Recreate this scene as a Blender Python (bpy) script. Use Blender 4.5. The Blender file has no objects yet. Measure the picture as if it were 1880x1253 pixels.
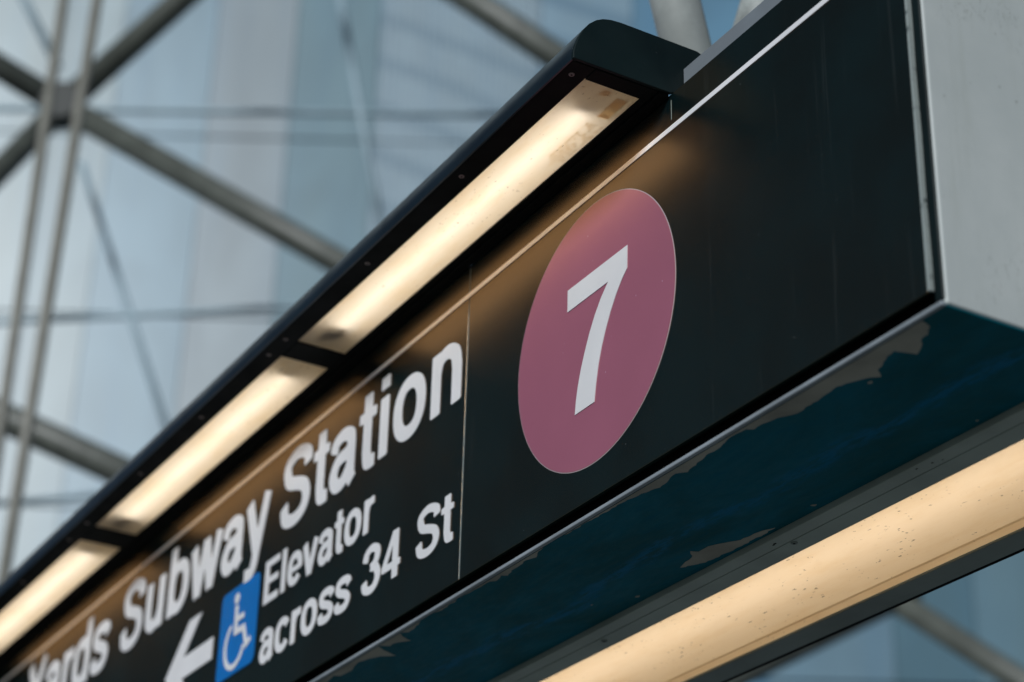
import bpy, bmesh, math, random
from mathutils import Vector, Matrix
random.seed(7)
sc = bpy.context.scene
COL = sc.collection
S = 0.5                    # one modelling unit (the height of the sign face) is half a metre
BASE = Vector((0.0, 0.0, 2.5))   # bottom front corner of the sign, 2.5 m above the pavement

def W(p):
    return Vector((p[0]*S, p[1]*S, p[2]*S)) + BASE

# ------------------------------------------------------------------ camera
cd = bpy.data.cameras.new('camera')
cam = bpy.data.objects.new('camera', cd); COL.objects.link(cam)
cam.location = W((2.5793, -2.4061, -1.8775))
cam.rotation_euler = (math.radians(117.3549), math.radians(-1.34248), math.radians(59.7564))
cd.sensor_width = 36.0
cd.lens = 71.99
cd.clip_start = 0.05
cd.clip_end = 3000
cd.dof.use_dof = True
cd.dof.focus_distance = 4.95*S
cd.dof.aperture_fstop = 3.4
sc.camera = cam

# ------------------------------------------------------------------ sky, sun, exposure
SUN_EL, SUN_AZ = math.radians(24), math.radians(-62)     # azimuth measured from +Y towards +X in the Sky Texture
world = bpy.data.worlds.new('World'); sc.world = world; world.use_nodes = True
nt = world.node_tree; nt.nodes.clear()
wo = nt.nodes.new('ShaderNodeOutputWorld'); bg = nt.nodes.new('ShaderNodeBackground')
sky = nt.nodes.new('ShaderNodeTexSky'); sky.sky_type = 'NISHITA'; sky.sun_disc = False
sky.sun_elevation = SUN_EL; sky.sun_rotation = math.radians(142)
sky.air_density = 0.55; sky.dust_density = 0.3; sky.ozone_density = 2.0
bg.inputs['Strength'].default_value = 0.05
nt.links.new(sky.outputs[0], bg.inputs[0]); nt.links.new(bg.outputs[0], wo.inputs[0])
sl = bpy.data.lights.new('sun', 'SUN'); sl.energy = 3.7; sl.angle = math.radians(12); sl.color = (0.97, 0.99, 1.0)
so = bpy.data.objects.new('sun', sl); COL.objects.link(so)
a = math.radians(142)
sdir = Vector((math.sin(a)*math.cos(SUN_EL), math.cos(a)*math.cos(SUN_EL), math.sin(SUN_EL)))
so.rotation_euler = sdir.to_track_quat('Z', 'Y').to_euler(); so.location = (0, 0, 20)
sc.view_settings.view_transform = 'Standard'; sc.view_settings.look = 'None'
sc.view_settings.exposure = -0.42; sc.view_settings.gamma = 1.0
sc.view_settings.use_curve_mapping = False
sc.render.engine = 'CYCLES'
sc.cycles.use_denoising = True
sc.cycles.max_bounces = 12; sc.cycles.diffuse_bounces = 6; sc.cycles.glossy_bounces = 5
sc.cycles.transmission_bounces = 8
sc.cycles.sample_clamp_indirect = 8.0
sc.cycles.caustics_reflective = False; sc.cycles.caustics_refractive = False

# ------------------------------------------------------------------ node helpers
def lin(r, g, b):
    def f(c):
        c /= 255.0
        return c/12.92 if c <= 0.04045 else ((c+0.055)/1.055)**2.4
    return (f(r), f(g), f(b), 1.0)

class M:
    def __init__(s, name):
        s.m = bpy.data.materials.new(name); s.m.use_nodes = True
        s.t = s.m.node_tree; s.t.nodes.clear()
        s.out = s.n('ShaderNodeOutputMaterial')
    def n(s, kind, **kw):
        nd = s.t.nodes.new(kind)
        for k, v in kw.items(): setattr(nd, k, v)
        return nd
    def l(s, a_, b_): s.t.links.new(a_, b_)
    def set(s, sock, v):
        if isinstance(v, bpy.types.NodeSocket): s.l(v, sock)
        else: sock.default_value = v
    def coord(s, scale=(1, 1, 1), loc=(0, 0, 0), rot=(0, 0, 0)):
        c = s.n('ShaderNodeTexCoord'); mp = s.n('ShaderNodeMapping')
        mp.inputs['Scale'].default_value = scale; mp.inputs['Location'].default_value = loc
        mp.inputs['Rotation'].default_value = rot
        s.l(c.outputs['Object'], mp.inputs['Vector']); return mp.outputs[0]
    def noise(s, vec, scale, detail=4, rough=0.55, dist=0.0):
        nd = s.n('ShaderNodeTexNoise'); s.l(vec, nd.inputs['Vector'])
        nd.inputs['Scale'].default_value = scale; nd.inputs['Detail'].default_value = detail
        nd.inputs['Roughness'].default_value = rough; nd.inputs['Distortion'].default_value = dist
        return nd.outputs[0]
    def ramp(s, v, a_, b_, lo=0.0, hi=1.0):
        nd = s.n('ShaderNodeMapRange'); nd.interpolation_type = 'SMOOTHSTEP'
        s.l(v, nd.inputs[0]); nd.inputs[1].default_value = a_; nd.inputs[2].default_value = b_
        nd.inputs[3].default_value = lo; nd.inputs[4].default_value = hi
        return nd.outputs[0]
    def math(s, op, a_, b_=0.0, c_=0.0):
        nd = s.n('ShaderNodeMath', operation=op)
        s.set(nd.inputs[0], a_); s.set(nd.inputs[1], b_); s.set(nd.inputs[2], c_)
        return nd.outputs[0]
    def mix(s, f, a_, b_):
        nd = s.n('ShaderNodeMix', data_type='RGBA')
        s.set(nd.inputs[0], f); s.set(nd.inputs[6], a_); s.set(nd.inputs[7], b_)
        return nd.outputs[2]
    def sep(s, vec):
        nd = s.n('ShaderNodeSeparateXYZ'); s.l(vec, nd.inputs[0]); return nd.outputs
    def pbr(s, col, rough=0.5, metal=0.0, spec=0.5, bump=None, bs=0.1, bd=0.001, **kw):
        p = s.n('ShaderNodeBsdfPrincipled')
        s.set(p.inputs['Base Color'], col); s.set(p.inputs['Roughness'], rough); s.set(p.inputs['Metallic'], metal)
        s.set(p.inputs['Specular IOR Level'], spec)
        for k, v in kw.items(): s.set(p.inputs[k], v)
        if bump is not None:
            b = s.n('ShaderNodeBump'); b.inputs['Strength'].default_value = bs; b.inputs['Distance'].default_value = bd
            s.l(bump, b.inputs['Height']); s.l(b.outputs[0], p.inputs['Normal'])
        s.l(p.outputs[0], s.out.inputs[0]); return p

def painted(name, col, rough=0.4, spec=0.5, var=0.25, specks=True, metal=0.0, dust=(0.25, 0.27, 0.27, 1), streak=True, tint=(1, 1, 1, 1), rv=(-0.05, 0.07), sheen=None):
    m = M(name); v = m.coord()
    n1 = m.noise(v, 6, 5)
    dark = tuple(c*(1-var) for c in col[:3]) + (1,); lite = tuple(c*(1+var) for c in col[:3]) + (1,)
    c = m.mix(m.ramp(n1, 0.35, 0.65), dark, lite)
    if streak:                                     # faint rain runs down the face
        vs = m.coord(scale=(60, 60, 1.6)); st = m.noise(vs, 1.0, 4, 0.7)
        c = m.mix(m.ramp(st, 0.58, 0.8, 0.0, 0.07), c, dust)
    if specks:
        n2 = m.noise(v, 160, 2, 0.5)
        c = m.mix(m.ramp(n2, 0.76, 0.79, 0.0, 0.7), c, dust)
    r = m.ramp(m.noise(v, 14, 6, 0.6), 0.3, 0.7, rough+rv[0], rough+rv[1])
    m.pbr(c, r, metal, spec, bump=m.noise(v, 500, 2), bs=0.04, bd=0.0005, **{'Specular Tint': tint})
    if sheen:
        b0 = m.n('ShaderNodeBsdfDiffuse'); m.l(c, b0.inputs[0])
        g0 = m.n('ShaderNodeBsdfGlossy'); g0.inputs[0].default_value = sheen; m.set(g0.inputs['Roughness'], rough)
        ad = m.n('ShaderNodeAddShader'); m.l(b0.outputs[0], ad.inputs[0]); m.l(g0.outputs[0], ad.inputs[1]); m.l(ad.outputs[0], m.out.inputs[0])
    return m.m

MAT = {}
MAT['face'] = painted('black_sign_enamel', (0.0001, 0.0068, 0.0088, 1), 0.27, 0.55, sheen=(0.185, 0.122, 0.068, 1))
MAT['cap'] = painted('dark_green_black_powder_coat', (0.0040, 0.0110, 0.0115, 1), 0.55, 0.22, streak=False)
MAT['fascia'] = painted('satin_black_metal', (0.006, 0.013, 0.016, 1), 0.33, 0.8, streak=False)
MAT['frame'] = painted('black_frame_paint', (0.0018, 0.0034, 0.0034, 1), 0.65, 0.15, streak=False, specks=False)
MAT['recess'] = painted('deep_black_recess', (0.0012, 0.0016, 0.0016, 1), 0.8, 0.1, streak=False, specks=False)
MAT['white_vinyl'] = painted('white_vinyl', (0.70, 0.71, 0.73, 1), 0.30, 0.5, 0.04, sheen=(0.07, 0.045, 0.02, 1), specks=False, streak=False)
MAT['stripe'] = painted('white_stripe_vinyl', (0.74, 0.75, 0.78, 1), 0.28, 0.5, 0.05, sheen=(0.42, 0.29, 0.15, 1), specks=False, streak=False)
MAT['plum'] = painted('plum_vinyl', (0.300, 0.102, 0.162, 1), 0.30, 0.45, 0.03, sheen=(0.20, 0.105, 0.03, 1), rv=(-0.006, 0.006), dust=(0.5, 0.4, 0.45, 1), streak=False)
MAT['rim'] = painted('pale_vinyl_edge', (0.50, 0.42, 0.42, 1), 0.4, 0.4, 0.05, specks=False, streak=False)
MAT['blue_vinyl'] = painted('blue_vinyl', (0.0, 0.155, 0.50, 1), 0.36, 0.5, 0.05, streak=False, specks=False)
MAT['alu'] = painted('weathered_aluminium', (0.25, 0.29, 0.32, 1), 0.45, 0.5, 0.2, metal=0.0, specks=False, streak=False)
MAT['flash'] = painted('grey_blue_flashing', (0.19, 0.22, 0.245, 1), 0.5, 0.5, 0.12, streak=False)
MAT['lower_frame'] = painted('grey_green_lamp_frame', (0.36, 0.42, 0.375, 1), 0.45, 0.5, 0.12, streak=False, specks=False)
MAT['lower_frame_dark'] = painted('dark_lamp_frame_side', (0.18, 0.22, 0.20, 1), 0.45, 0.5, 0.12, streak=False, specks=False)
MAT['screw'] = painted('dull_steel_screw', (0.34, 0.27, 0.25, 1), 0.45, 0.5, 0.2, metal=0.1, specks=False, streak=False)
MAT['bare'] = painted('grey_primer_bared', (0.36, 0.355, 0.305, 1), 0.7, 0.3, 0.25, streak=False)
MAT['inner_white'] = painted('white_reflector_paint', (0.80, 0.74, 0.62, 1), 0.6, 0.3, 0.03, specks=False, streak=False)
MAT['socket'] = painted('brown_lampholder', (0.10, 0.06, 0.03, 1), 0.6, 0.3, specks=False, streak=False)

def m_trim():
    m = M('chipped_silver_trim'); v = m.coord(scale=(1, 1, 1))
    n = m.noise(v, 70, 5, 0.7)
    c = m.mix(m.ramp(n, 0.30, 0.44), lin(28, 42, 44), lin(150, 160, 158))
    m.pbr(c, 0.5, 0.0, 0.4, bump=n, bs=0.5, bd=0.001); return m.m
MAT['trim'] = m_trim()

def m_end():
    m = M('pale_grey_end_paint'); v = m.coord()
    c = m.mix(m.ramp(m.noise(v, 5, 5, 0.6), 0.3, 0.7), (0.47, 0.515, 0.505, 1), (0.55, 0.59, 0.575, 1))
    vs = m.coord(scale=(30, 30, 3)); c = m.mix(m.ramp(m.noise(vs, 1, 5, 0.7), 0.5, 0.8, 0, 0.25), c, (0.33, 0.36, 0.31, 1))
    sp = m.noise(v, 75, 3, 0.5); c = m.mix(m.ramp(sp, 0.69, 0.75, 0, 0.35), c, (0.12, 0.13, 0.11, 1))
    sc_ = m.noise(m.coord(scale=(1, 9, 3), rot=(0.9, 0, 0)), 6, 3, 0.5, 1.5)
    ln = m.math('ABSOLUTE', m.math('SUBTRACT', sc_, 0.5))
    gate = m.ramp(m.noise(v, 9, 1), 0.52, 0.58)
    c = m.mix(m.math('MULTIPLY', m.ramp(ln, 0.0, 0.008, 0.45, 0.0), gate), c, (0.12, 0.13, 0.10, 1))
    m.pbr(c, 0.55, 0.0, 0.35, bump=m.noise(v, 260, 3), bs=0.06); return m.m
MAT['end'] = m_end()

def m_under():
    # dark blue-green enamel, brighter blue along one long meandering track; flaked away next to the lamp frame
    m = M('streaked_blue_green_enamel'); v = m.coord(); xyz = m.sep(v)
    big = m.noise(m.coord(scale=(1, 2.2, 1)), 4, 6, 0.65, 0.6)
    c = m.mix(m.ramp(big, 0.35, 0.7), (0.0001, 0.088, 0.108, 1), (0.0001, 0.140, 0.205, 1))
    fine = m.noise(m.coord(scale=(8, 45, 1), rot=(0, 0, 0.25)), 3, 6, 0.75, 0.8)
    c = m.mix(m.ramp(fine, 0.5, 0.75, 0, 0.6), c, (0.0008, 0.12, 0.22, 1))
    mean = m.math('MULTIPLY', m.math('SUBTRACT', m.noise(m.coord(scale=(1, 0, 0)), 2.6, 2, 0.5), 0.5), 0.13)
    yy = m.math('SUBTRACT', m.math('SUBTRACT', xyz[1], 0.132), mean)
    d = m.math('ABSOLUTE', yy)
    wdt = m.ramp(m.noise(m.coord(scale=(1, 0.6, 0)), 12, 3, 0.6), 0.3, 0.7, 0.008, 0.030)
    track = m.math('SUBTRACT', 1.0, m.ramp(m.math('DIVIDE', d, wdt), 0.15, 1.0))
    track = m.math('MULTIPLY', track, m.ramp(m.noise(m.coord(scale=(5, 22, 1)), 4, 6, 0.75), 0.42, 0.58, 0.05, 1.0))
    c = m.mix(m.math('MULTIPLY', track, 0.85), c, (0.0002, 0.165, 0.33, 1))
    dots = m.noise(v, 120, 3, 0.6)
    c = m.mix(m.ramp(dots, 0.72, 0.76, 0, 0.35), c, (0.10, 0.13, 0.13, 1))
    m.pbr(c, m.ramp(fine, 0.3, 0.7, 0.42, 0.6), 0.0, 0.06, bump=m.noise(v, 90, 5, 0.7), bs=0.25, bd=0.0012); return m.m
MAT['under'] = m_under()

def m_lens(name, tint, dirt, specks, trans=0.82):
    m = M(name); v = m.coord()
    c = m.mix(m.ramp(m.noise(m.coord(scale=(1.5, 6, 6)), 5, 6, 0.65), 0.40, 0.75, 0.0, 0.5), tint, tuple(t*k for t, k in zip(tint[:3], dirt)) + (1,))
    sp = m.noise(m.coord(scale=(0.6, 1, 1)), 190, 2, 0.5)
    gate = m.ramp(m.noise(v, 11, 3, 0.6), 0.46, 0.60)
    spk = m.math('MULTIPLY', m.ramp(sp, 0.665, 0.70), gate)
    c = m.mix(m.math('MULTIPLY', spk, specks), c, (0.10, 0.06, 0.025, 1))
    tr = m.n('ShaderNodeBsdfTranslucent'); m.l(c, tr.inputs[0])
    df = m.n('ShaderNodeBsdfDiffuse'); m.l(c, df.inputs[0])
    mx = m.n('ShaderNodeMixShader'); mx.inputs[0].default_value = trans
    m.l(df.outputs[0], mx.inputs[1]); m.l(tr.outputs[0], mx.inputs[2])
    gl = m.n('ShaderNodeBsdfGlossy'); gl.inputs['Roughness'].default_value = 0.25
    mg = m.n('ShaderNodeMixShader'); mg.inputs[0].default_value = 0.05; m.l(mx.outputs[0], mg.inputs[1]); m.l(gl.outputs[0], mg.inputs[2])
    m.l(mg.outputs[0], m.out.inputs[0]); return m.m
MAT['lens'] = m_lens('frosted_cream_lens', (0.95, 0.88, 0.76, 1), (0.9, 0.80, 0.62), 0.5)
MAT['lens_low'] = m_lens('frosted_amber_lens', (0.95, 0.82, 0.63, 1), (0.88, 0.80, 0.66), 0.65)
MAT['lens_lip'] = m_lens('amber_lens_lip', (0.95, 0.78, 0.56, 1), (0.9, 0.8, 0.7), 0.3)

def m_emit(name, col, st):
    m = M(name); e = m.n('ShaderNodeEmission'); e.inputs[0].default_value = col; e.inputs[1].default_value = st
    m.l(e.outputs[0], m.out.inputs[0]); return m.m
MAT['tube'] = m_emit('warm_fluorescent_tube', (1.0, 0.91, 0.81, 1), 3.2)
MAT['tube_low'] = m_emit('warm_fluorescent_tube_below', (1.0, 0.88, 0.77, 1), 4.0)

def m_label():
    m = M('aged_lens_label'); v = m.coord()
    c = m.mix(m.ramp(m.noise(v, 40, 3), 0.4, 0.6), (0.93, 0.82, 0.64, 1), (0.88, 0.70, 0.46, 1))
    ln = m.noise(m.coord(scale=(14, 1, 1)), 60, 3, 0.7)
    c = m.mix(m.ramp(ln, 0.52, 0.58, 0, 0.45), c, (0.25, 0.13, 0.05, 1))
    tr = m.n('ShaderNodeBsdfTranslucent'); m.l(c, tr.inputs[0])
    m.l(tr.outputs[0], m.out.inputs[0]); return m.m
MAT['label'] = m_label()

def m_print():
    m = M('worn_brown_print')
    tr = m.n('ShaderNodeBsdfTranslucent'); tr.inputs[0].default_value = (0.80, 0.68, 0.50, 1)
    m.l(tr.outputs[0], m.out.inputs[0]); return m.m
MAT['print'] = m_print()

def m_tube(name, col, rough, mottled=0.2):
    m = M(name); v = m.coord()
    c = m.mix(m.ramp(m.noise(v, 9, 6, 0.7), 0.35, 0.65), tuple(x*(1-mottled) for x in col)+(1,), tuple(x*(1+mottled) for x in col)+(1,))
    m.pbr(c, rough, 0.0, 0.5, bump=m.noise(v, 40, 4), bs=0.1, bd=0.002); return m.m
MAT['steel'] = m_tube('grey_painted_steel', (0.085, 0.095, 0.082), 0.45)
MAT['steel_dark'] = m_tube('dark_cast_steel', (0.022, 0.028, 0.026), 0.6)
MAT['steel_pale'] = m_tube('pale_painted_steel', (0.36, 0.39, 0.375), 0.4, 0.12)
MAT['steel_mottled'] = m_tube('mottled_galvanised_steel', (0.30, 0.33, 0.32), 0.5, 0.45)
MAT['rod'] = m_tube('grey_cable_steel', (0.22, 0.22, 0.19), 0.5, 0.1)
MAT['mullion'] = m_tube('blue_grey_mullion', (0.30, 0.41, 0.47), 0.5, 0.1)

def m_glass(name, col, stripes=0.0):
    m = M(name); v = m.coord()
    c = m.mix(m.ramp(m.noise(m.coord(scale=(1, 1, 0.45)), 0.9, 4, 0.55, 0.8), 0.3, 0.7), tuple(x*0.88 for x in col)+(1,), tuple(min(1, x*1.10) for x in col)+(1,))
    c = m.mix(m.ramp(m.noise(m.coord(scale=(2.2, 2.2, 0.25)), 1.3, 3, 0.5), 0.45, 0.7, 0, 0.22), c, (col[0]*0.72, col[1]*0.9, col[2]*1.08, 1))
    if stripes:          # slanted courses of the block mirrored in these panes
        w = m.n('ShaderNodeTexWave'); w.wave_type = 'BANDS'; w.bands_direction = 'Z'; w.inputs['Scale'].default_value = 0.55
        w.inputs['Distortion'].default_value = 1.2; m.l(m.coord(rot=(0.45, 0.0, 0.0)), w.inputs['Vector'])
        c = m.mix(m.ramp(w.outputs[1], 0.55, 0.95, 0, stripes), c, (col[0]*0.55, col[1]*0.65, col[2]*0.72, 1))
    m.pbr(c, 0.35, 0.0, 0.4); return m.m

# ------------------------------------------------------------------ mesh helpers
def obj(name, bm, mat, parent=None, origin=(0, 0, 0), bevel=0.0, smooth=False, extra=None):
    me = bpy.data.meshes.new(name)
    bmesh.ops.transform(bm, matrix=Matrix.Translation(-Vector(origin)), verts=bm.verts)
    bmesh.ops.scale(bm, vec=(S, S, S), verts=bm.verts)
    bmesh.ops.recalc_face_normals(bm, faces=bm.faces)
    bm.to_mesh(me); bm.free()
    me.materials.append(mat)
    for e in (extra or []): me.materials.append(e)
    o = bpy.data.objects.new(name, me); COL.objects.link(o)
    if parent is not None: o.parent = parent
    else: o.location = W(origin)
    if smooth:
        for p in me.polygons: p.use_smooth = True
    if bevel > 0:
        md = o.modifiers.new('bevel', 'BEVEL'); md.width = bevel*S; md.segments = 3; md.limit_method = 'ANGLE'
        md.angle_limit = math.radians(40)
    return o

def thing(name, label, cat, loc, group=None, kind=None):
    o = bpy.data.objects.new(name, None); COL.objects.link(o); o.location = W(loc)
    o.empty_display_size = 0.1
    tag(o, label, cat, group, kind); return o
def tag(o, label=None, cat=None, group=None, kind=None):
    if label: o['label'] = label
    if cat: o['category'] = cat
    if group: o['group'] = group
    if kind: o['kind'] = kind
    return o

def box(bm, x0, x1, y0, y1, z0, z1):
    vs = [bm.verts.new((x, y, z)) for x in (x0, x1) for y in (y0, y1) for z in (z0, z1)]
    for f in ((0, 1, 3, 2), (4, 6, 7, 5), (0, 4, 5, 1), (2, 3, 7, 6), (0, 2, 6, 4), (1, 5, 7, 3)):
        bm.faces.new([vs[i] for i in f])
    return bm
def B(*a_): return box(bmesh.new(), *a_)

def prism_x(bm, prof, x0, x1):          # profile in (y, z) run along x
    A_ = [bm.verts.new((x0, y, z)) for y, z in prof]; C_ = [bm.verts.new((x1, y, z)) for y, z in prof]
    n = len(prof)
    bm.faces.new(A_); bm.faces.new(C_[::-1])
    for i in range(n):
        bm.faces.new((A_[i], A_[(i+1) % n], C_[(i+1) % n], C_[i]))
    return bm

def cyl(bm, a_, b_, r, n=24, r2=None, caps=True):
    a_, b_ = Vector(a_), Vector(b_); d = (b_-a_).normalized()
    u = d.orthogonal().normalized(); w = d.cross(u); r2 = r if r2 is None else r2
    A_ = []; C_ = []
    for i in range(n):
        t = 2*math.pi*i/n; e = u*math.cos(t)+w*math.sin(t)
        A_.append(bm.verts.new(a_+e*r)); C_.append(bm.verts.new(b_+e*r2))
    for i in range(n): bm.faces.new((A_[i], A_[(i+1) % n], C_[(i+1) % n], C_[i]))
    if caps: bm.faces.new(A_[::-1]); bm.faces.new(C_)
    return bm

def plate(bm, poly, y0, y1, holes=None):       # polygon in (x, z), from y0 (front) to y1
    A_ = [bm.verts.new((x, y0, z)) for x, z in poly]; C_ = [bm.verts.new((x, y1, z)) for x, z in poly]
    n = len(poly)
    f = bm.faces.new(A_); g = bm.faces.new(C_[::-1])
    for i in range(n): bm.faces.new((A_[i], C_[i], C_[(i+1) % n], A_[(i+1) % n]))
    bm.normal_update(); bmesh.ops.triangulate(bm, faces=[f, g]); return bm

# ------------------------------------------------------------------ letters: ribbons -> signed distance -> contour mesh
import numpy as np
def spline(pts, n=10):
    P_ = [np.array(p, float) for p in pts]; out = []
    P_ = [2*P_[0]-P_[1]] + P_ + [2*P_[-1]-P_[-2]]
    for i in range(1, len(P_)-2):
        p0, p1, p2, p3 = P_[i-1:i+3]
        for k in range(n):
            t = k/n
            out.append(0.5*((2*p1)+(-p0+p2)*t+(2*p0-5*p1+4*p2-p3)*t*t+(-p0+3*p1-3*p2+p3)*t**3))
    out.append(P_[-2]); return out
def arc(cx, cy, rx, ry, a0, a1, n=40, e=2.25):
    r = []
    for i in range(n+1):
        t = math.radians(a0+(a1-a0)*i/n); c, s_ = math.cos(t), math.sin(t)
        r.append(np.array((cx+rx*math.copysign(abs(c)**(2/e), c), cy+ry*math.copysign(abs(s_)**(2/e), s_))))
    return r
WV, WH = 0.148, 0.122
def ribbon(pts, closed=False, wv=None, wh=None):
    wv = WV if wv is None else wv; wh = WH if wh is None else wh
    P_ = [np.array(p, float) for p in pts]; n = len(P_); L_ = []; R_ = []
    for i in range(n):
        if closed: a_, b_ = P_[i-1], P_[(i+1) % n]
        else: a_, b_ = P_[max(0, i-1)], P_[min(n-1, i+1)]
        t = b_-a_; t = t/(np.linalg.norm(t)+1e-9); nn = np.array((-t[1], t[0]))
        w = math.sqrt((wv*t[1])**2+(wh*t[0])**2)/2
        if not closed and 0 < i < n-1:
            d1 = P_[i]-P_[i-1]; d2 = P_[i+1]-P_[i]; d1 = d1/np.linalg.norm(d1); d2 = d2/np.linalg.norm(d2)
            w /= max(0.5, math.sqrt(max(0.25, (1+d1@d2)/2)))
        L_.append(P_[i]+nn*w); R_.append(P_[i]-nn*w)
    return (L_, R_) if closed else (L_+R_[::-1],)
def sd_poly(P_, X, Y):
    P_ = np.array(P_); d = np.full(X.shape, 1e9); s_ = np.ones(X.shape)
    n = len(P_)
    for i in range(n):
        a_ = P_[i]; b_ = P_[i-1]; e = b_-a_; wx = X-a_[0]; wy = Y-a_[1]
        t = np.clip((wx*e[0]+wy*e[1])/(e@e+1e-12), 0, 1)
        d = np.minimum(d, (wx-e[0]*t)**2+(wy-e[1]*t)**2)
        c1 = Y >= a_[1]; c2 = Y < b_[1]; c3 = e[0]*wy > e[1]*wx
        s_ = np.where((c1 & c2 & c3) | (~c1 & ~c2 & ~c3), -s_, s_)
    return s_*np.sqrt(d)
def rect(x0, y0, x1, y1): return ('p', [(x0, y0), (x1, y0), (x1, y1), (x0, y1)])
def line(*pts, **k): return ('r', pts, False, k)
def G(ch):
    xh = 0.532; b = WV/2; h = WH/2
    lo = h-0.012; hi = xh-h+0.012; my = xh/2; ry = (hi-lo)/2
    if ch == 'o': return 0.611, [('c', arc(.3055, my, .2, ry, 0, 360)[:-1])]
    if ch == 'n': return 0.611, [rect(.068, 0, .068+WV, xh), line(*spline([(.13, .30), (.19, .44), (.32, hi), (.44, .43), (.478, .31)]), (.478, .2), (.478, 0))]
    if ch == 'u': return 0.611, [rect(.543-WV, 0, .543, xh), line((.133, xh), (.133, .3), *spline([(.133, .22), (.17, .10), (.29, lo), (.42, .10), (.475, .22)]))]
    if ch == 'b': return 0.611, [rect(.066, 0, .066+WV, .718), ('c', arc(.325, my, .19, ry, 0, 360)[:-1])]
    if ch == 'd': return 0.611, [rect(.545-WV, 0, .545, .718), ('c', arc(.287, my, .19, ry, 0, 360)[:-1])]
    if ch == 'c': return 0.556, [line(*arc(.295, my, .19, ry, 32, 328))]
    if ch == 'e': return 0.556, [line((.465, .235), *arc(.283, my, .188, ry, 2, 322)), rect(.12, .215, .50, .215+.088)]
    if ch == 'a': return 0.556, [line(*spline([(.09, .365), (.13, .45), (.27, hi), (.40, .44), (.425, .36)]), (.425, .2), *spline([(.425, .13), (.435, .06), (.47, .0)])),
                                 line(*spline([(.43, .315), (.33, .29), (.18, .265), (.10, .15), (.17, lo), (.30, .055), (.42, .16)]))]
    if ch == 'r': return 0.389, [rect(.064, 0, .064+WV, xh), line(*spline([(.13, .28), (.18, .40), (.26, .46), (.375, .472)]))]
    if ch in 'il': return 0.278, [rect(.139-b, 0, .139+b, .718)] if ch == 'l' else [rect(.139-b, 0, .139+b, xh), rect(.139-b, .605, .139+b, .718)]
    if ch == 't': return 0.333, [rect(.012, xh-.092, .318, xh), line((.165, .68), (.165, .3), *spline([(.165, .16), (.19, .065), (.25, .046), (.318, .048)]))]
    if ch == 's': return 0.556, [line(*spline([(.475, .375), (.43, .455), (.28, hi), (.14, .455), (.115, .37), (.19, .305), (.37, .245), (.455, .16), (.40, .07), (.275, lo), (.12, .075), (.085, .17)]))]
    if ch == 'S': return 0.667, [line(*spline([(.555, .50), (.53, .61), (.33, .718-h+.014), (.15, .62), (.125, .53), (.19, .43), (.35, .375), (.50, .31), (.555, .20), (.50, .09), (.335, h-.016), (.15, .09), (.095, .235)]))]
    if ch == 'v': return 0.556, [line((.075, xh), (.278, 0), wh=WV*1.0), line((.481, xh), (.278, 0), wh=WV), rect(.222, 0, .334, .06)]
    if ch == 'w': return 0.778, [line((.075, xh), (.235, 0), wh=WV), line((.235, 0), (.389, xh), wh=WV), line((.389, xh), (.543, 0), wh=WV), line((.543, 0), (.703, xh), wh=WV)]
    if ch == 'y': return 0.556, [line((.075, xh), (.30, .01), wh=WV), line((.481, xh), (.30, .0), *spline([(.275, -.09), (.22, -.165), (.07, -.165)]), wh=WH)]
    if ch == 'Y': return 0.667, [line((.075, .718), (.333, .30), wh=WV), line((.592, .718), (.333, .30), wh=WV), rect(.333-b-.005, 0, .333+b+.005, .33)]
    if ch == 'E': return 0.667, [rect(.076, 0, .076+WV+.01, .718), rect(.076, 0, .62, .115), rect(.076, .315, .585, .425), rect(.076, .603, .612, .718)]
    if ch == '3': return 0.556, [line(*spline([(.085, .50), (.13, .62), (.27, .672), (.41, .62), (.43, .52), (.37, .42), (.25, .382)])),
                                 line(*spline([(.25, .382), (.39, .35), (.465, .22), (.40, .085), (.27, .042), (.12, .09), (.08, .21)]))]
    if ch == '4': return 0.556, [rect(.315, 0, .315+WV, .71), rect(.03, .155, .525, .258), line((.36, .69), (.065, .20), wv=.11, wh=.11)]
    return 0.278, []
def marching(F, xs, zs):
    """filled polygons of F<0 on a grid (linear interpolation)"""
    polys = []
    nx, nz = len(xs), len(zs)
    for i in range(nx-1):
        for j in range(nz-1):
            q = [(i, j), (i+1, j), (i+1, j+1), (i, j+1)]; v = [F[a_] for a_ in q]
            if min(v) >= 0: continue
            pts = []
            for k in range(4):
                a_, b_ = q[k], q[(k+1) % 4]; va, vb = v[k], v[(k+1) % 4]
                if va < 0: pts.append((('v',)+a_, xs[a_[0]], zs[a_[1]]))
                if (va < 0) != (vb < 0):
                    t = min(0.999, max(0.001, va/(va-vb)))
                    key = ('e',)+tuple(sorted((a_, b_)))
                    pts.append((key, xs[a_[0]]+(xs[b_[0]]-xs[a_[0]])*t, zs[a_[1]]+(zs[b_[1]]-zs[a_[1]])*t))
            if len(pts) >= 3: polys.append(pts)
    return polys
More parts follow.
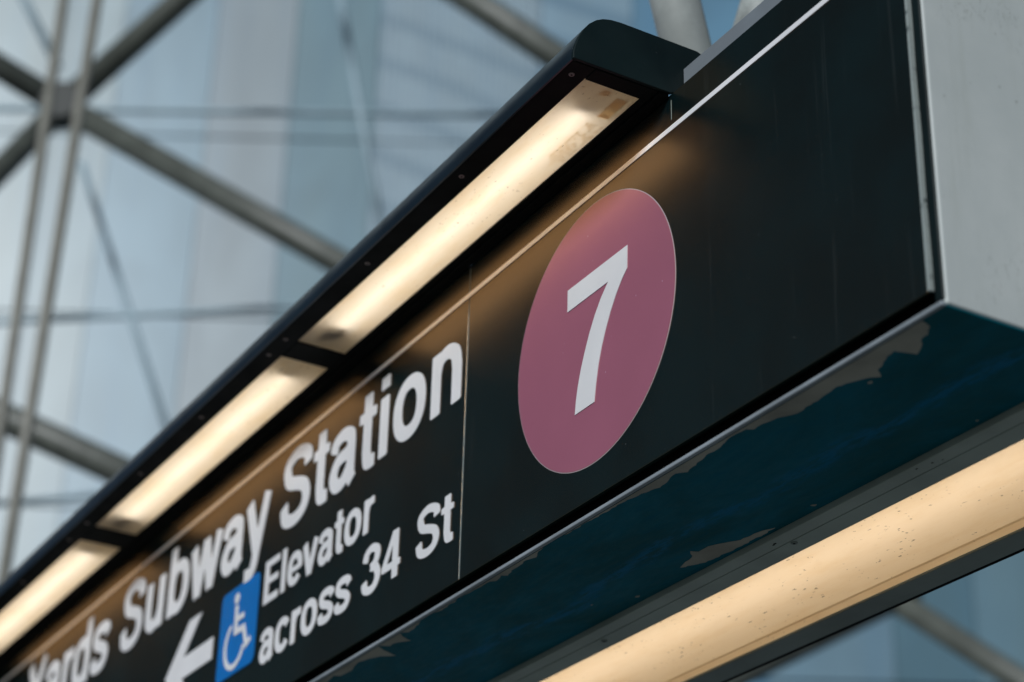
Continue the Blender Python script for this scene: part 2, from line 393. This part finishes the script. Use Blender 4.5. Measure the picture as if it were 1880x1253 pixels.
def add_glyph(bm, ch, x0, z0, em, y_front, y_back, res=0.017, xs_=1.0):
    adv, prims = G(ch)
    if prims:
        xs = np.arange(-0.06, adv+0.07, res); zs = np.arange(-0.26, 0.79, res)
        X, Y = np.meshgrid(xs, zs, indexing='ij'); F = np.full(X.shape, 1e9)
        for p in prims:
            if p[0] == 'p': d = sd_poly(p[1], X, Y)
            elif p[0] == 'c':
                L_, R_ = ribbon(p[1], True); a_, b_ = sd_poly(L_, X, Y), sd_poly(R_, X, Y)
                d = np.maximum(np.minimum(a_, b_), -np.maximum(a_, b_)) if True else a_
            else: d = sd_poly(ribbon(p[1], False, **p[3])[0], X, Y)
            F = np.minimum(F, d)
        vm = {}
        fr = []
        for pts in marching(F, xs, zs):
            vs = []
            for key, x, z in pts:
                if key not in vm: vm[key] = bm.verts.new((x0+x*em*xs_, y_front, z0+z*em))
                if vm[key] not in vs: vs.append(vm[key])
            if len(vs) >= 3:
                try: fr.append(bm.faces.new(vs))
                except ValueError: pass
        ed = [e for f in fr for e in f.edges if len(e.link_faces) == 1]
        r = bmesh.ops.extrude_edge_only(bm, edges=list(set(ed)))
        for v in r['geom']:
            if isinstance(v, bmesh.types.BMVert): v.co.y = y_back
    return adv*em*xs_
def text(name, body, x_left, x_right, z0, em, parent, track=0.0):
    tot = sum(G(c)[0] for c in body)*em
    k = (x_right-x_left)/tot
    bm = bmesh.new(); x = x_left
    for c in body: x += add_glyph(bm, c, x, z0, em, -0.0026, -0.0004, xs_=k)
    return obj(name, bm, MAT['white_vinyl'], parent)

# ================================================================== SETTING: pavement under the sign
gb = bmesh.new(); box(gb, -400, 400, -400, 400, -5.2, -5.0)
m = M('pale_paving'); v = m.coord()
m.pbr(m.mix(m.noise(v, 0.6, 6), (0.16, 0.17, 0.165, 1), (0.22, 0.23, 0.22, 1)), 0.85)
tag(obj('pavement', gb, m.m), kind='structure')

# ================================================================== THE SIGN
XL = -7.0
XS = -1.916                # joint between the two face panels
sign = thing('station_sign', 'black subway entrance sign with plum number 7 disc and white station lettering', 'sign', (0, 0, 0))
# faces: two enamel panels butted together with a hairline joint
obj('face_panel', B(XS+0.0025, -0.040, 0.0, 0.012, 0.045, 1.0), MAT['face'], sign, bevel=0.0010)
obj('face_panel', B(XL, XS-0.0025, 0.0, 0.012, 0.045, 1.0), MAT['face'], sign, bevel=0.0010)
obj('cabinet', prism_x(bmesh.new(), [(0.03, 0.012), (0.50, 0.012), (0.50, 0.206), (0.99, 0.206), (0.99, 0.985), (0.03, 0.985)], XL, -0.012), MAT['recess'], sign)
obj('corner_post', B(-0.028, -0.0015, 0.004, 0.028, 0.014, 1.03), MAT['cap'], sign, bevel=0.006)
tb = bmesh.new()
N_ = 60
for i in range(N_):         # chipped edge strip beside the panel
    z0 = 0.046+i*(0.954/N_); z1 = z0+0.954/N_; w = 0.0066+0.0006*math.sin(i*.35)+random.uniform(-.0002, .0002)
    box(tb, -0.0388, -0.0388+w, -0.0015, 0.010, z0, z1-1e-5)
obj('edge_trim', tb, MAT['trim'], sign)
obj('bottom_lip', B(XL, -0.002, -0.002, 0.010, 0.0, 0.0105), MAT['alu'], sign, bevel=0.003)
obj('stripe', B(XL, -0.041, -0.0022, -0.0004, 0.8925, 0.9068), MAT['stripe'], sign)
hb = bmesh.new(); za = 0.047; lv = None
for i in range(90):         # rubbed hairline on the joint, stronger towards the bottom
    zz = 0.047+i*0.94/89; w = (0.0026 if zz < 0.52 else 0.0004)*random.uniform(.55, 1.1)
    cur = [hb.verts.new((XS+0.0012-w, -0.0008, zz)), hb.verts.new((XS+0.0012, -0.0008, zz)), hb.verts.new((XS+0.0012, 0.004, zz)), hb.verts.new((XS+0.0012-w, 0.004, zz))]
    if lv:
        for k in range(4): hb.faces.new((lv[k], lv[(k+1) % 4], cur[(k+1) % 4], cur[k]))
    lv = cur
obj('joint_edge', hb, MAT['trim'], sign)
obj('upper_joint', B(-0.9005, -0.8990, -0.0006, 0.002, 0.925, 0.982), MAT['lower_frame'], sign)
# top flashing and end plate
obj('top_flashing', prism_x(bmesh.new(), [(0.034, 1.002), (0.046, 1.002), (0.046, 1.087), (0.034, 1.084)], -0.894, -0.013), MAT['flash'], sign, bevel=0.002)
obj('end_plate', B(-0.011, 0.002, 0.008, 1.0, 0.004, 1.10), MAT['end'], sign, bevel=0.006)
obj('back_panel', B(XL, -0.012, 0.992, 1.0, 0.0, 1.0), MAT['cap'], sign)
obj('top_cover', B(XL, -0.012, 0.048, 0.990, 0.987, 1.001), MAT['cap'], sign)
# underside
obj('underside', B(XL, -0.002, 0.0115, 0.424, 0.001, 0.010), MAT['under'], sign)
def patch(name, pts, mat=None):
    bm = bmesh.new(); out = []
    n = len(pts)
    for i, p in enumerate(pts):
        q = pts[(i+1) % n]; out.append(p)
        L_ = math.dist(p, q); k = int(L_/0.012)
        if k and not (p[1] < 0.0125 and q[1] < 0.0125):
            for j in range(1, min(k, 12)):
                t = j/min(k, 12); a_ = random.uniform(-.0028, .0028)
                out.append((p[0]+(q[0]-p[0])*t+a_*.6, max(0.0112, p[1]+(q[1]-p[1])*t+a_)))
    A_ = [bm.verts.new((x, y, 0.0002)) for x, y in out]; f = bm.faces.new(A_)
    C_ = [bm.verts.new((x, y, 0.0009)) for x, y in out]
    for i in range(len(A_)): bm.faces.new((A_[i], C_[i], C_[(i+1) % len(A_)], A_[(i+1) % len(A_)]))
    bm.normal_update(); bmesh.ops.triangulate(bm, faces=[f])
    return obj(name, bm, mat or MAT['bare'], sign)
E0 = 0.0112
patch('bare_patch', [(-0.075, E0), (-0.085, 0.04), (-0.11, 0.057), (-0.138, 0.062), (-0.165, 0.085), (-0.189, 0.096), (-0.195, 0.073), (-0.203, 0.048), (-0.252, 0.061), (-0.286, 0.074), (-0.307, 0.101), (-0.321, 0.084), (-0.358, 0.066), (-0.393, 0.053), (-0.434, 0.057), (-0.466, 0.062), (-0.504, 0.059), (-0.538, 0.064), (-0.58, 0.042), (-0.623, 0.033), (-0.654, 0.035), (-0.664, 0.02), (-0.704, 0.016), (-0.77, 0.028), (-0.821, 0.026), (-0.867, 0.033), (-0.921, 0.045), (-0.944, 0.027), (-1.03, 0.042), (-1.045, 0.035), (-1.132, 0.019), (-1.27, 0.015), (-1.40, E0)])
patch('bare_patch', [(-1.50, E0), (-1.528, 0.014), (-1.565, 0.03), (-1.608, 0.018), (-1.639, 0.024), (-1.679, 0.024), (-1.716, 0.035), (-1.726, 0.02), (-1.766, 0.029), (-1.779, 0.018), (-1.826, 0.018), (-1.871, 0.015), (-1.93, E0)])
patch('bare_patch', [(-1.945, E0), (-1.966, 0.017), (-1.996, 0.0135), (-2.038, 0.018), (-2.07, E0)])
patch('bare_patch', [(-2.15, E0), (-2.20, 0.022), (-2.246, 0.026), (-2.262, E0)])
patch('bare_patch', [(-2.268, E0), (-2.29, 0.03), (-2.306, 0.064), (-2.345, 0.038), (-2.38, 0.037), (-2.396, E0)])
patch('bare_patch', [(-2.40, E0), (-2.424, 0.04), (-2.447, 0.090), (-2.475, 0.055), (-2.505, 0.041), (-2.566, 0.026), (-2.646, 0.043), (-2.702, 0.039), (-2.711, 0.020), (-2.824, 0.04), (-3.0, 0.03), (-3.2, E0)])
patch('bare_patch', [(-1.425, 0.370), (-1.385, 0.358), (-1.342, 0.35), (-1.319, 0.327), (-1.311, 0.346), (-1.268, 0.345), (-1.227, 0.365), (-1.189, 0.387), (-1.112, 0.395), (-1.08, 0.410), (-1.22, 0.412), (-1.36, 0.402)])
for (cx, cy, r) in ((-0.34, 0.098, .006), (-0.36, .405, .005), (-1.66, .395, .006), (-1.78, .33, .004), (-0.92, .40, .007)):
    patch('bare_patch', [(cx+r*math.cos(t)*random.uniform(.6, 1.8), cy+r*math.sin(t)*random.uniform(.5, 1)) for t in [k*math.pi/4 for k in range(8)]])

# number disc
cx, cz, R0 = -1.2560, 0.4985, 0.3665
def disc(r, y0, y1, n=160): return plate(bmesh.new(), [(cx+r*math.cos(2*math.pi*i/n), cz+r*math.sin(2*math.pi*i/n)) for i in range(n)], y0, y1)
dsk = obj('route_disc', disc(R0-0.0022, -0.0022, -0.0003), MAT['plum'], sign)
obj('disc_edge', disc(R0, -0.0014, -0.0002), MAT['rim'], dsk)
right_side = [(-1.0955, 0.5990), (-1.121, 0.5765), (-1.146, 0.5480), (-1.171, 0.5110), (-1.1935, 0.4700), (-1.2115, 0.4300), (-1.2252, 0.3890), (-1.2360, 0.3420), (-1.2436, 0.2935)]
left_side = [(-1.3330, 0.2935), (-1.3285, 0.3300), (-1.3194, 0.3690), (-1.3065, 0.4090), (-1.2899, 0.4480), (-1.2680, 0.4930), (-1.2420, 0.5350), (-1.2140, 0.5700), (-1.1819, 0.6005)]
obj('numeral', plate(bmesh.new(), [(-1.3740, 0.6635), (-1.0940, 0.6635)] + right_side + left_side + [(-1.3740, 0.6005)], -0.0040, -0.0024), MAT['white_vinyl'], dsk)

# lettering
ZB = 0.588
EM = 0.372
text('lettering', 'Station', -3.165, -1.922, ZB, EM, sign)
text('lettering', 'Subway', -4.625, -3.245, ZB, EM, sign)
text('lettering', 'Yards', -5.765, -4.745, ZB, EM, sign)
E2 = 0.206
text('lettering', 'Elevator', -3.255, -2.455, 0.371, E2, sign)
text('lettering', 'across', -3.240, -2.580, 0.170, E2, sign)
text('lettering', '34', -2.512, -2.262, 0.172, E2, sign)
text('lettering', 'St', -2.178, -1.955, 0.174, E2, sign)
# arrow pointing left
AR = [(-4.075, 0.347), (-3.885, 0.512), (-3.775, 0.512), (-3.915, 0.386), (-3.650, 0.386), (-3.650, 0.308), (-3.915, 0.308), (-3.775, 0.182), (-3.885, 0.182)]
obj('arrow', plate(bmesh.new(), AR, -0.0026, -0.0004), MAT['white_vinyl'], sign)
# wheelchair pictogram
px0, px1, pz0, pz1 = -3.592, -3.284, 0.200, 0.508
def rrect(x0, x1, z0, z1, r, n=8):
    o = []
    for (ax, az, s0) in ((x1-r, z1-r, 0), (x0+r, z1-r, 90), (x0+r, z0+r, 180), (x1-r, z0+r, 270)):
        for i in range(n+1):
            t = math.radians(s0+90*i/n); o.append((ax+r*math.cos(t), az+r*math.sin(t)))
    return o
pic = obj('access_symbol', plate(bmesh.new(), rrect(px0, px1, pz0, pz1, .026), -0.0022, -0.0003), MAT['blue_vinyl'], sign)
fb = bmesh.new()
def rib2(pts, w, closed=False):
    global WV, WH
    P_ = ribbon([np.array(p) for p in pts], closed, w, w)
    if not closed: plate(fb, [tuple(p) for p in P_[0]], -0.0044, -0.0026)
def U(x, z_): return (px0+(px1-px0)*x, pz0+(pz1-pz0)*z_)
plate(fb, [U(.43+.062*math.cos(t), .855+.062*math.sin(t)) for t in [k*math.pi/10 for k in range(20)]], -0.0044, -0.0026)
body = [(.40, .775), (.475, .775), (.49, .64), (.66, .64), (.66, .575), (.495, .575), (.50, .50), (.70, .50), (.80, .285), (.87, .315), (.895, .255), (.765, .195), (.655, .43), (.425, .43)]
plate(fb, [U(*p) for p in body], -0.0044, -0.0026)
rib2([U(.46+.255*math.cos(math.radians(t)), .335+.255*math.sin(math.radians(t))) for t in range(118, 352, 9)], .0185)
obj('wheelchair_figure', fb, MAT['white_vinyl'], pic)

# ================================================================== UPPER STRIP LIGHT
XC = -0.895
upl = thing('strip_light', 'long black strip light with rounded hood along the top edge of the sign face', 'light fitting', (XC, 0, 1.0))
O1 = (XC, 0, 1.0)
prof = [(-0.2866, 1.0), (-0.2866, 1.018), (-0.281, 1.042), (-0.271, 1.070), (-0.258, 1.096), (-0.242, 1.118), (-0.222, 1.136), (-0.202, 1.147), (-0.180, 1.153), (-0.150, 1.156), (0.078, 1.156), (0.096, 1.150), (0.104, 1.138), (0.104, 1.0035), (0.0, 1.0035), (0.0, 1.0)]
obj('end_cap', prism_x(bmesh.new(), prof, XC-0.010, XC), MAT['cap'], upl, O1, bevel=0.003)
hd = bmesh.new()            # hood: outer skin with thickness, open below
outer = [(y, z) for y, z in prof[:13]]
def inset(p): return (p[0]*0.94+(-0.09)*0.06, 1.0+(p[1]-1.0)*0.93)
ins = [inset(p) for p in outer]
ring = outer + ins[::-1]
prism_x(hd, ring, XL, XC-0.0102)
h = obj('hood', hd, MAT['fascia'], upl, O1)
for p in h.data.polygons: p.use_smooth = abs(p.normal.x) < 0.5
h.modifiers.new('es', 'EDGE_SPLIT').split_angle = math.radians(35)
XE = XC-0.0108
YO, YI = -0.2162, -0.0537
LENS = [(-0.957, -2.624), (-2.738, -4.422), (-4.577, -6.26)]
# bottom frame plates, fitted between the lenses
fr = bmesh.new()
box(fr, XL, XE, -0.2820, YO, 0.9985, 1.010)
obj('outer_frame', fr, MAT['frame'], upl, O1, bevel=0.002)
fr = bmesh.new()
box(fr, XL, XE, YI, -0.034, 0.9985, 1.012); box(fr, XL, XE, -0.031, -0.003, 0.9940, 1.012)
box(fr, XL, XE, -0.034, 0.0, 1.0125, 1.018)  # unseen liner, added to stop lamp light leaking through the groove
obj('inner_frame', fr, MAT['frame'], upl, O1, bevel=0.0015)
ends = [XE] + [v for L_ in LENS for v in L_] + [XL]
for i in range(0, len(ends), 2):
    obj('cross_bar', B(ends[i+1], ends[i], YO+0.0005, YI-0.0005, 0.9975, 1.010), MAT['frame'], upl, O1, bevel=0.002)
rf = bmesh.new()            # white reflector trough
for poly in ([(-0.235, 1.012), (-0.230, 1.012), (-0.205, 1.118), (-0.210, 1.122)], [(-0.2045, 1.118), (-0.2045, 1.123), (-0.045, 1.123), (-0.045, 1.118)], [(-0.044, 1.122), (-0.049, 1.118), (-0.041, 1.0125), (-0.036, 1.0125)]):
    prism_x(rf, poly, XL+.02, XE-0.004)
for L_ in LENS:
    for s_, x in ((-1, L_[0]), (1, L_[1])):
        box(rf, x-0.002+(-s_)*0.012, x+0.002+(-s_)*0.012, -0.229, -0.037, 1.0125, 1.117)
obj('reflector', rf, MAT['inner_white'], upl, O1)
def lens_sheet(x0, x1, y0, y1, z, sag, nx=60, ny=10):
    bm = bmesh.new(); g = []
    for i in range(nx+1):
        row = []
        for j in range(ny+1):
            u_, w_ = i/nx, j/ny
            s_ = sag*math.sin(math.pi*w_)*min(1, 12*min(u_, 1-u_))
            row.append(bm.verts.new((x0+(x1-x0)*u_, y0+(y1-y0)*w_, z-s_)))
        g.append(row)
    for i in range(nx):
        for j in range(ny): bm.faces.new((g[i][j], g[i+1][j], g[i+1][j+1], g[i][j+1]))
    return bm
for k, L_ in enumerate(LENS):
    obj('lens', lens_sheet(L_[0], L_[1], YO, YI, 1.003, 0.0015), MAT['lens'], upl, O1, smooth=True)
    a_, b_ = L_[0]-0.13, L_[1]+0.15
    obj('fluorescent_tube', cyl(bmesh.new(), (a_, -0.142, 1.043), (b_, -0.142, 1.043), 0.0255), MAT['tube'], upl, O1, smooth=True)
    obj('lampholder', cyl(bmesh.new(), (a_+0.03, -0.142, 1.043), (a_+0.001, -0.142, 1.043), 0.027), MAT['socket'], upl, O1, smooth=False)
    sb = cyl(bmesh.new(), (b_-0.001, -0.142, 1.043), (b_-0.05, -0.142, 1.043), 0.027)
    box(sb, b_-0.075, b_-0.042, -0.172, -0.118, 1.008, 1.116)
    obj('lampholder', sb, MAT['socket'], upl, O1)
    for q in range(5):      # dead insects and wire ends lying on the far end of each lens
        xx = L_[1]+random.uniform(.02, .16); yy = random.uniform(-.19, -.10)
        ang = random.uniform(0, 3.1); l_ = random.uniform(.01, .035)
        obj('debris', cyl(bmesh.new(), (xx, yy, 1.0075), (xx+l_*math.cos(ang), yy+l_*math.sin(ang), 1.0075), .004, 8), MAT['socket'], upl, O1)
# paper label on the near lens
obj('lens_label', B(-1.085, -0.990, -0.102, -0.070, 1.0045, 1.0055), MAT['label'], upl, O1, bevel=.004)
for i in range(5):          # rows of worn print on the label
    y_ = -0.108+0.010*i; x_ = -1.12
    while x_ > -1.34+0.02*abs(i-2):
        l_ = random.uniform(.006, .022)
        if random.random() < .75: obj('label_print', B(x_-l_, x_, y_, y_+0.0045, 1.0045, 1.0052), MAT['print'], upl, O1)
        x_ -= l_+random.uniform(.004, .012)
obj('stain', B(-1.000, -0.976, -0.150, -0.125, 1.0045, 1.0062), MAT['print'], upl, O1, bevel=.008)
def screw(x, y, z, parent, org, r=0.0085, mat='screw'):
    bm = bmesh.new(); cyl(bm, (x, y, z-0.0022), (x, y, z+0.004), r*0.82, 20, r)
    s_ = obj('screw', bm, MAT[mat], parent, org)
    bm = bmesh.new(); cyl(bm, (x, y, z-0.0027), (x, y, z-0.0018), r*0.36, 6)
    obj('socket', bm, MAT['recess'], s_, org)
for x in (-0.956, -1.510, -2.065, -2.625, -2.750, -3.294, -3.85, -4.40, -4.60, -5.15, -5.7):
    screw(x, -0.2545, 0.9985, upl, O1)

# ================================================================== LOWER LIGHT
low = thing('underside_light', 'wide amber lit lamp panel with grey frame set into the underside of the sign', 'light fitting', (-0.08, 0.43, 0))
O2 = (-0.08, 0.43, 0)
X1, X0 = -0.02, XL
obj('front_frame', B(X0, X1, 0.426, 0.4690, -0.0150, 0.010), MAT['lower_frame'], low, O2, bevel=0.0025)
obj('front_frame', B(X0, X1, 0.4712, 0.5300, -0.0150, 0.010), MAT['lower_frame'], low, O2, bevel=0.0015)
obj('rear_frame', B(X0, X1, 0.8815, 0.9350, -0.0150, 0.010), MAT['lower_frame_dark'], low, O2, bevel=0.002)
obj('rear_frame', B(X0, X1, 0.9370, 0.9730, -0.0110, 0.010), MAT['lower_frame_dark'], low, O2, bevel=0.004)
obj('gasket', B(X0, X1, 0.9740, 1.0030, -0.0020, 0.010), MAT['recess'], low, O2, bevel=0.004)
obj('end_frame', B(-0.12, X1, 0.5305, 0.8810, -0.0150, 0.010), MAT['lower_frame'], low, O2)
rf = bmesh.new()
prism_x(rf, [(0.515, 0.012), (0.520, 0.012), (0.555, 0.195), (0.550, 0.20)], X0, -0.10)
box(rf, X0, -0.10, 0.556, 0.862, 0.195, 0.20)
prism_x(rf, [(0.863, 0.20), (0.858, 0.195), (0.893, 0.012), (0.898, 0.012)], X0, -0.10)
box(rf, -0.10, -0.095, 0.52, 0.89, 0.012, 0.195)
obj('reflector', rf, MAT['inner_white'], low, O2)
obj('lens', lens_sheet(-0.121, X0, 0.5305, 0.8440, -0.0050, 0.004, 160, 12), MAT['lens_low'], low, O2, smooth=True)
lp = bmesh.new()
ra = [[lp.verts.new((x, y, z)) for y, z in ((0.8442, -0.0050), (0.8475, -0.0085), (0.8640, -0.0095), (0.8808, -0.0090))] for x in (X0, -0.121)]
for k in range(3): lp.faces.new((ra[0][k], ra[0][k+1], ra[1][k+1], ra[1][k]))
obj('lens_lip', lp, MAT['lens_lip'], low, O2)
for (a_, b_) in ((-0.18, -2.9), (-3.0, -5.9)):
    obj('fluorescent_tube', cyl(bmesh.new(), (a_, 0.615, 0.095), (b_, 0.615, 0.095), 0.026), MAT['tube_low'], low, O2, smooth=True)
for x, y in ((-1.101, 0.481), (-1.966, 0.487), (-2.83, .483), (-0.24, .481)): screw(x, y, -0.0155, low, O2, 0.0100, 'lower_frame_dark')
for x, y, r in ((-1.133, 0.447, .004), (-1.142, .450, .003), (-0.555, .447, .003), (-0.53, .455, .0025), (-0.60, .44, .003)):
    cb = bmesh.new(); bmesh.ops.create_icosphere(cb, subdivisions=1, radius=r, matrix=Matrix.Translation((x, y, -0.0145)) @ Matrix.Diagonal((1.8, 1, .4, 1)))
    obj('grime', cb, MAT['recess'], low, O2)

# ================================================================== STEEL AND GLASS BEHIND
def tube(name, pts, r, mat, label, cat, group=None, flange=False, n=28):
    o3 = pts[-1]
    root = thing(name, label, cat, o3, group)
    bm = bmesh.new()
    for p, q in zip(pts, pts[1:]): cyl(bm, p, q, r, n)
    obj('shaft', bm, mat, root, o3, smooth=False)
    return root
def smooth_cyl(o):
    for p in o.data.polygons: p.use_smooth = len(p.vertices) == 4
def gtube(name, pts, r, mat, label, cat, group=None, org=None, n=28):
    o3 = org or min(pts, key=lambda p: p[2])
    bm = bmesh.new()
    for p, q in zip(pts, pts[1:]): cyl(bm, p, q, r, n)
    o = obj(name, bm, mat, None, o3); smooth_cyl(o)
    return tag(o, label, cat, group)
GD = 'steel tubes of the diagonal grid behind the sign'
RT = 0.165
def ext(a_, b_, k0, k1):
    a_, b_ = Vector(a_), Vector(b_); d = b_-a_
    return [tuple(a_-d*k0), tuple(b_+d*k1)]
node = (-18.755, 3.186, 12.267)
gtube('grid_tube', ext(node, (-17.901, 4.693, 14.47), -0.08, 1.5), RT, MAT['steel'], 'dark tube rising to the right from the steel node at top left', 'steel tube', GD)
gtube('grid_tube', ext(node, (-19.289, 2.245, 10.66), -0.10, 2.5), RT*.92, MAT['steel'], 'dark tube falling to the left edge below the steel node', 'steel tube', GD)
gtube('grid_tube', ext(node, (-19.475, 1.917, 13.21), -0.15, 2.0), RT, MAT['steel'], 'short tube entering from the left edge above the steel node', 'steel tube', GD)
gtube('grid_tube', ext(node, (-16.090, 7.888, 9.043), -0.05, 0.2), RT, MAT['steel'], 'long grey green tube running down right from the steel node to the lamp hood', 'steel tube', GD)
gtube('grid_tube', ext((-19.179, 2.439, 8.307), (-17.722, 5.009, 6.984), 1.0, 1.0), RT*1.1, MAT['steel'], 'tube crossing the lower left, ending behind the lamp hood', 'steel tube', GD)
gtube('grid_tube', ext((-16.583, 7.018, 14.514), (-15.301, 9.28, 12.529), 0.6, 0.6), RT*1.12, MAT['steel'], 'tube at top centre running down behind the strip light hood', 'steel tube', GD)
gtube('grid_tube', ext((-13.855, 11.83, 6.071), (-12.995, 13.347, 4.88), 0.1, 2.0), RT*.85, MAT['steel'], 'dark tube at the bottom right corner under the sign', 'steel tube', GD)
gtube('grid_tube', ext((-13.855, 11.83, 6.071), (-15.02, 9.775, 4.828), 0.1, 2.0), RT*.9, MAT['steel'], 'tube under the sign that hugs the lower edge of the amber lamp', 'steel tube', GD)
nb = bmesh.new()
nrm = Vector((-0.87, 0.493, 0)); nv = Vector(node)
cyl(nb, nv-nrm*0.16, nv+nrm*0.16, 0.27, 28)
tag(obj('grid_node', nb, MAT['steel_dark'], None, node, bevel=0.03), 'round steel node where the dark diagonal tubes meet at top left', 'steel node')
RD = 'slender upright rods at the left edge'
gtube('upright_rod', ext((-12.601, 1.435, 9.657), (-12.587, 1.459, 4.331), 0.3, 0.8), 0.047, MAT['rod'], 'left one of the two slender upright rods crossing the steel node', 'rod', RD)
gtube('upright_rod', ext((-12.447, 1.707, 9.667), (-12.492, 1.627, 3.558), 0.3, 0.8), 0.050, MAT['rod'], 'right one of the two slender upright rods crossing the steel node', 'rod', RD)
# support pipes standing on the sign
pr = thing('support_pipe', 'thick pale round pipe rising behind the hood end of the strip light', 'pipe', (-1.80, 0.90, 1.001))
pb = bmesh.new(); cyl(pb, (-1.792, 0.905, 1.002), (-1.395, 0.165, 2.55), 0.076, 40)
o = obj('shaft', pb, MAT['steel_pale'], pr, (-1.80, 0.90, 1.001)); smooth_cyl(o)
obj('flange', cyl(bmesh.new(), (-1.80, 0.895, 1.0015), (-1.80, 0.895, 1.02), 0.10, 32), MAT['steel_pale'], pr, (-1.80, 0.90, 1.001))
pr = thing('support_pipe', 'mottled galvanised pipe at the top, right of the thick pale pipe', 'pipe', (-1.70, 0.45, 1.001))
pb = bmesh.new(); cyl(pb, (-1.640, 0.560, 1.002), (-1.36, 0.93, 2.75), 0.075, 40)
o = obj('shaft', pb, MAT['steel_mottled'], pr, (-1.70, 0.45, 1.001)); smooth_cyl(o)

# glass tower behind
fwd = Vector((-0.87, 0.493, 0)); rgt = Vector((0.493, 0.87, 0))
Cc = Vector((-32.30, 17.12, -5.0))
def Pf(u, d, z): return Cc + rgt*u + fwd*d + Vector((0, 0, z+5.0))
tower = thing('glass_tower', 'tall blurred blue grey glass tower filling the background', 'building', tuple(Cc))
OT = tuple(Cc)
def slab(bm, u0, u1, z0, z1, d0, d1):
    vs = [bm.verts.new(Pf(u, d, z)) for u in (u0, u1) for d in (d0, d1) for z in (z0, z1)]
    for f in ((0, 1, 3, 2), (4, 6, 7, 5), (0, 4, 5, 1), (2, 3, 7, 6), (0, 2, 6, 4), (1, 5, 7, 3)): bm.faces.new([vs[i] for i in f])
    return bm
TOPZ = 46
obj('core', slab(bmesh.new(), -18, 19, -5, TOPZ, 0.3, 8), MAT['mullion'], tower, OT)
cols = [(-18, -10.6, (180, 196, 207)), (-10.6, -9.2, (172, 190, 203)), (-9.2, -7.0, (146, 174, 196)), (-7.0, -5.1, (158, 172, 186)), (-5.1, -3.1, (120, 152, 170)),  # column tints stand for reflections, painted into the pane colour
        (-3.1, 0.7, (155, 176, 196)), (0.7, 2.9, (140, 168, 192)), (2.9, 5.6, (108, 152, 186)), (5.6, 8.2, (120, 150, 172)), (8.2, 9.9, (98, 132, 152)), (9.9, 11.8, (112, 142, 160)), (11.8, 19, (100, 134, 154))]
rows = [-5, 3.5, 8.0, 11.2, 14.6, 19.2, 23.9, 28.4, 33, 39, TOPZ]
for (u0, u1, cc) in cols:
    for r_ in range(len(rows)-1):
        z0, z1 = rows[r_], rows[r_+1]
        if z1 < 3 : continue
        k = random.uniform(0.94, 1.05)
        c3 = tuple(min(0.9, 0.70*v*k*w) for v, w in zip(lin(*cc)[:3], (1.0, 1.03, 0.96)))
        obj('pane', slab(bmesh.new(), u0+0.01, u1-0.01, z0+0.03, z1-0.03, 0.0, 0.28), m_glass('reflection_tinted_glass', c3, 0.75 if u0 in (-3.1, 0.7) else 0.0), tower, OT)
for u in np.arange(-2.9, 0.7, 0.30): obj('reflection_fin', slab(bmesh.new(), u, u+0.07, 3, TOPZ, -0.06, -0.004), MAT['mullion'], tower, OT)  # fins added for the fine vertical lines of a reflected building

# thin glazing bars in front of the tower; slanting ones stand in for faint reflections
GB = 'thin glazing bars across the glass behind'
def gbar(p, q, r, label, k0=0.3, k1=0.3): gtube('glass_line', ext(p, q, k0, k1), r, MAT['mullion'], label, 'glazing bar', GB, n=12)
gbar((-20.944, 2.927, 13.376), (-17.695, 8.658, 13.478), 0.045, 'level thin glazing bar running right from the steel node')
gbar((-20.724, 3.317, 10.142), (-17.657, 8.727, 10.699), 0.04, 'thin glazing bar rising slightly to the right below the long tube')
gbar((-20.554, 3.616, 7.657), (-19.846, 4.865, 7.842), 0.04, 'lowest thin glazing bar at the left above the hood', 1, 0.5)
gbar((-20.354, 3.969, 12.55), (-19.589, 5.317, 8.624), 0.045, 'slanting bar standing in for a faint reflection just right of the rods falling to the right', 0, 0.2)
gbar((-18.774, 6.756, 15.604), (-18.372, 7.465, 11.668), 0.055, 'slanting bar standing in for a faint reflection at the top centre of the glass', 0.1, 0.2)
gbar((-20.95, 2.918, 15.366), (-20.634, 3.475, 14.195), 0.06, 'short slanting bar standing in for a faint reflection in the top left corner', 1, 0.1)
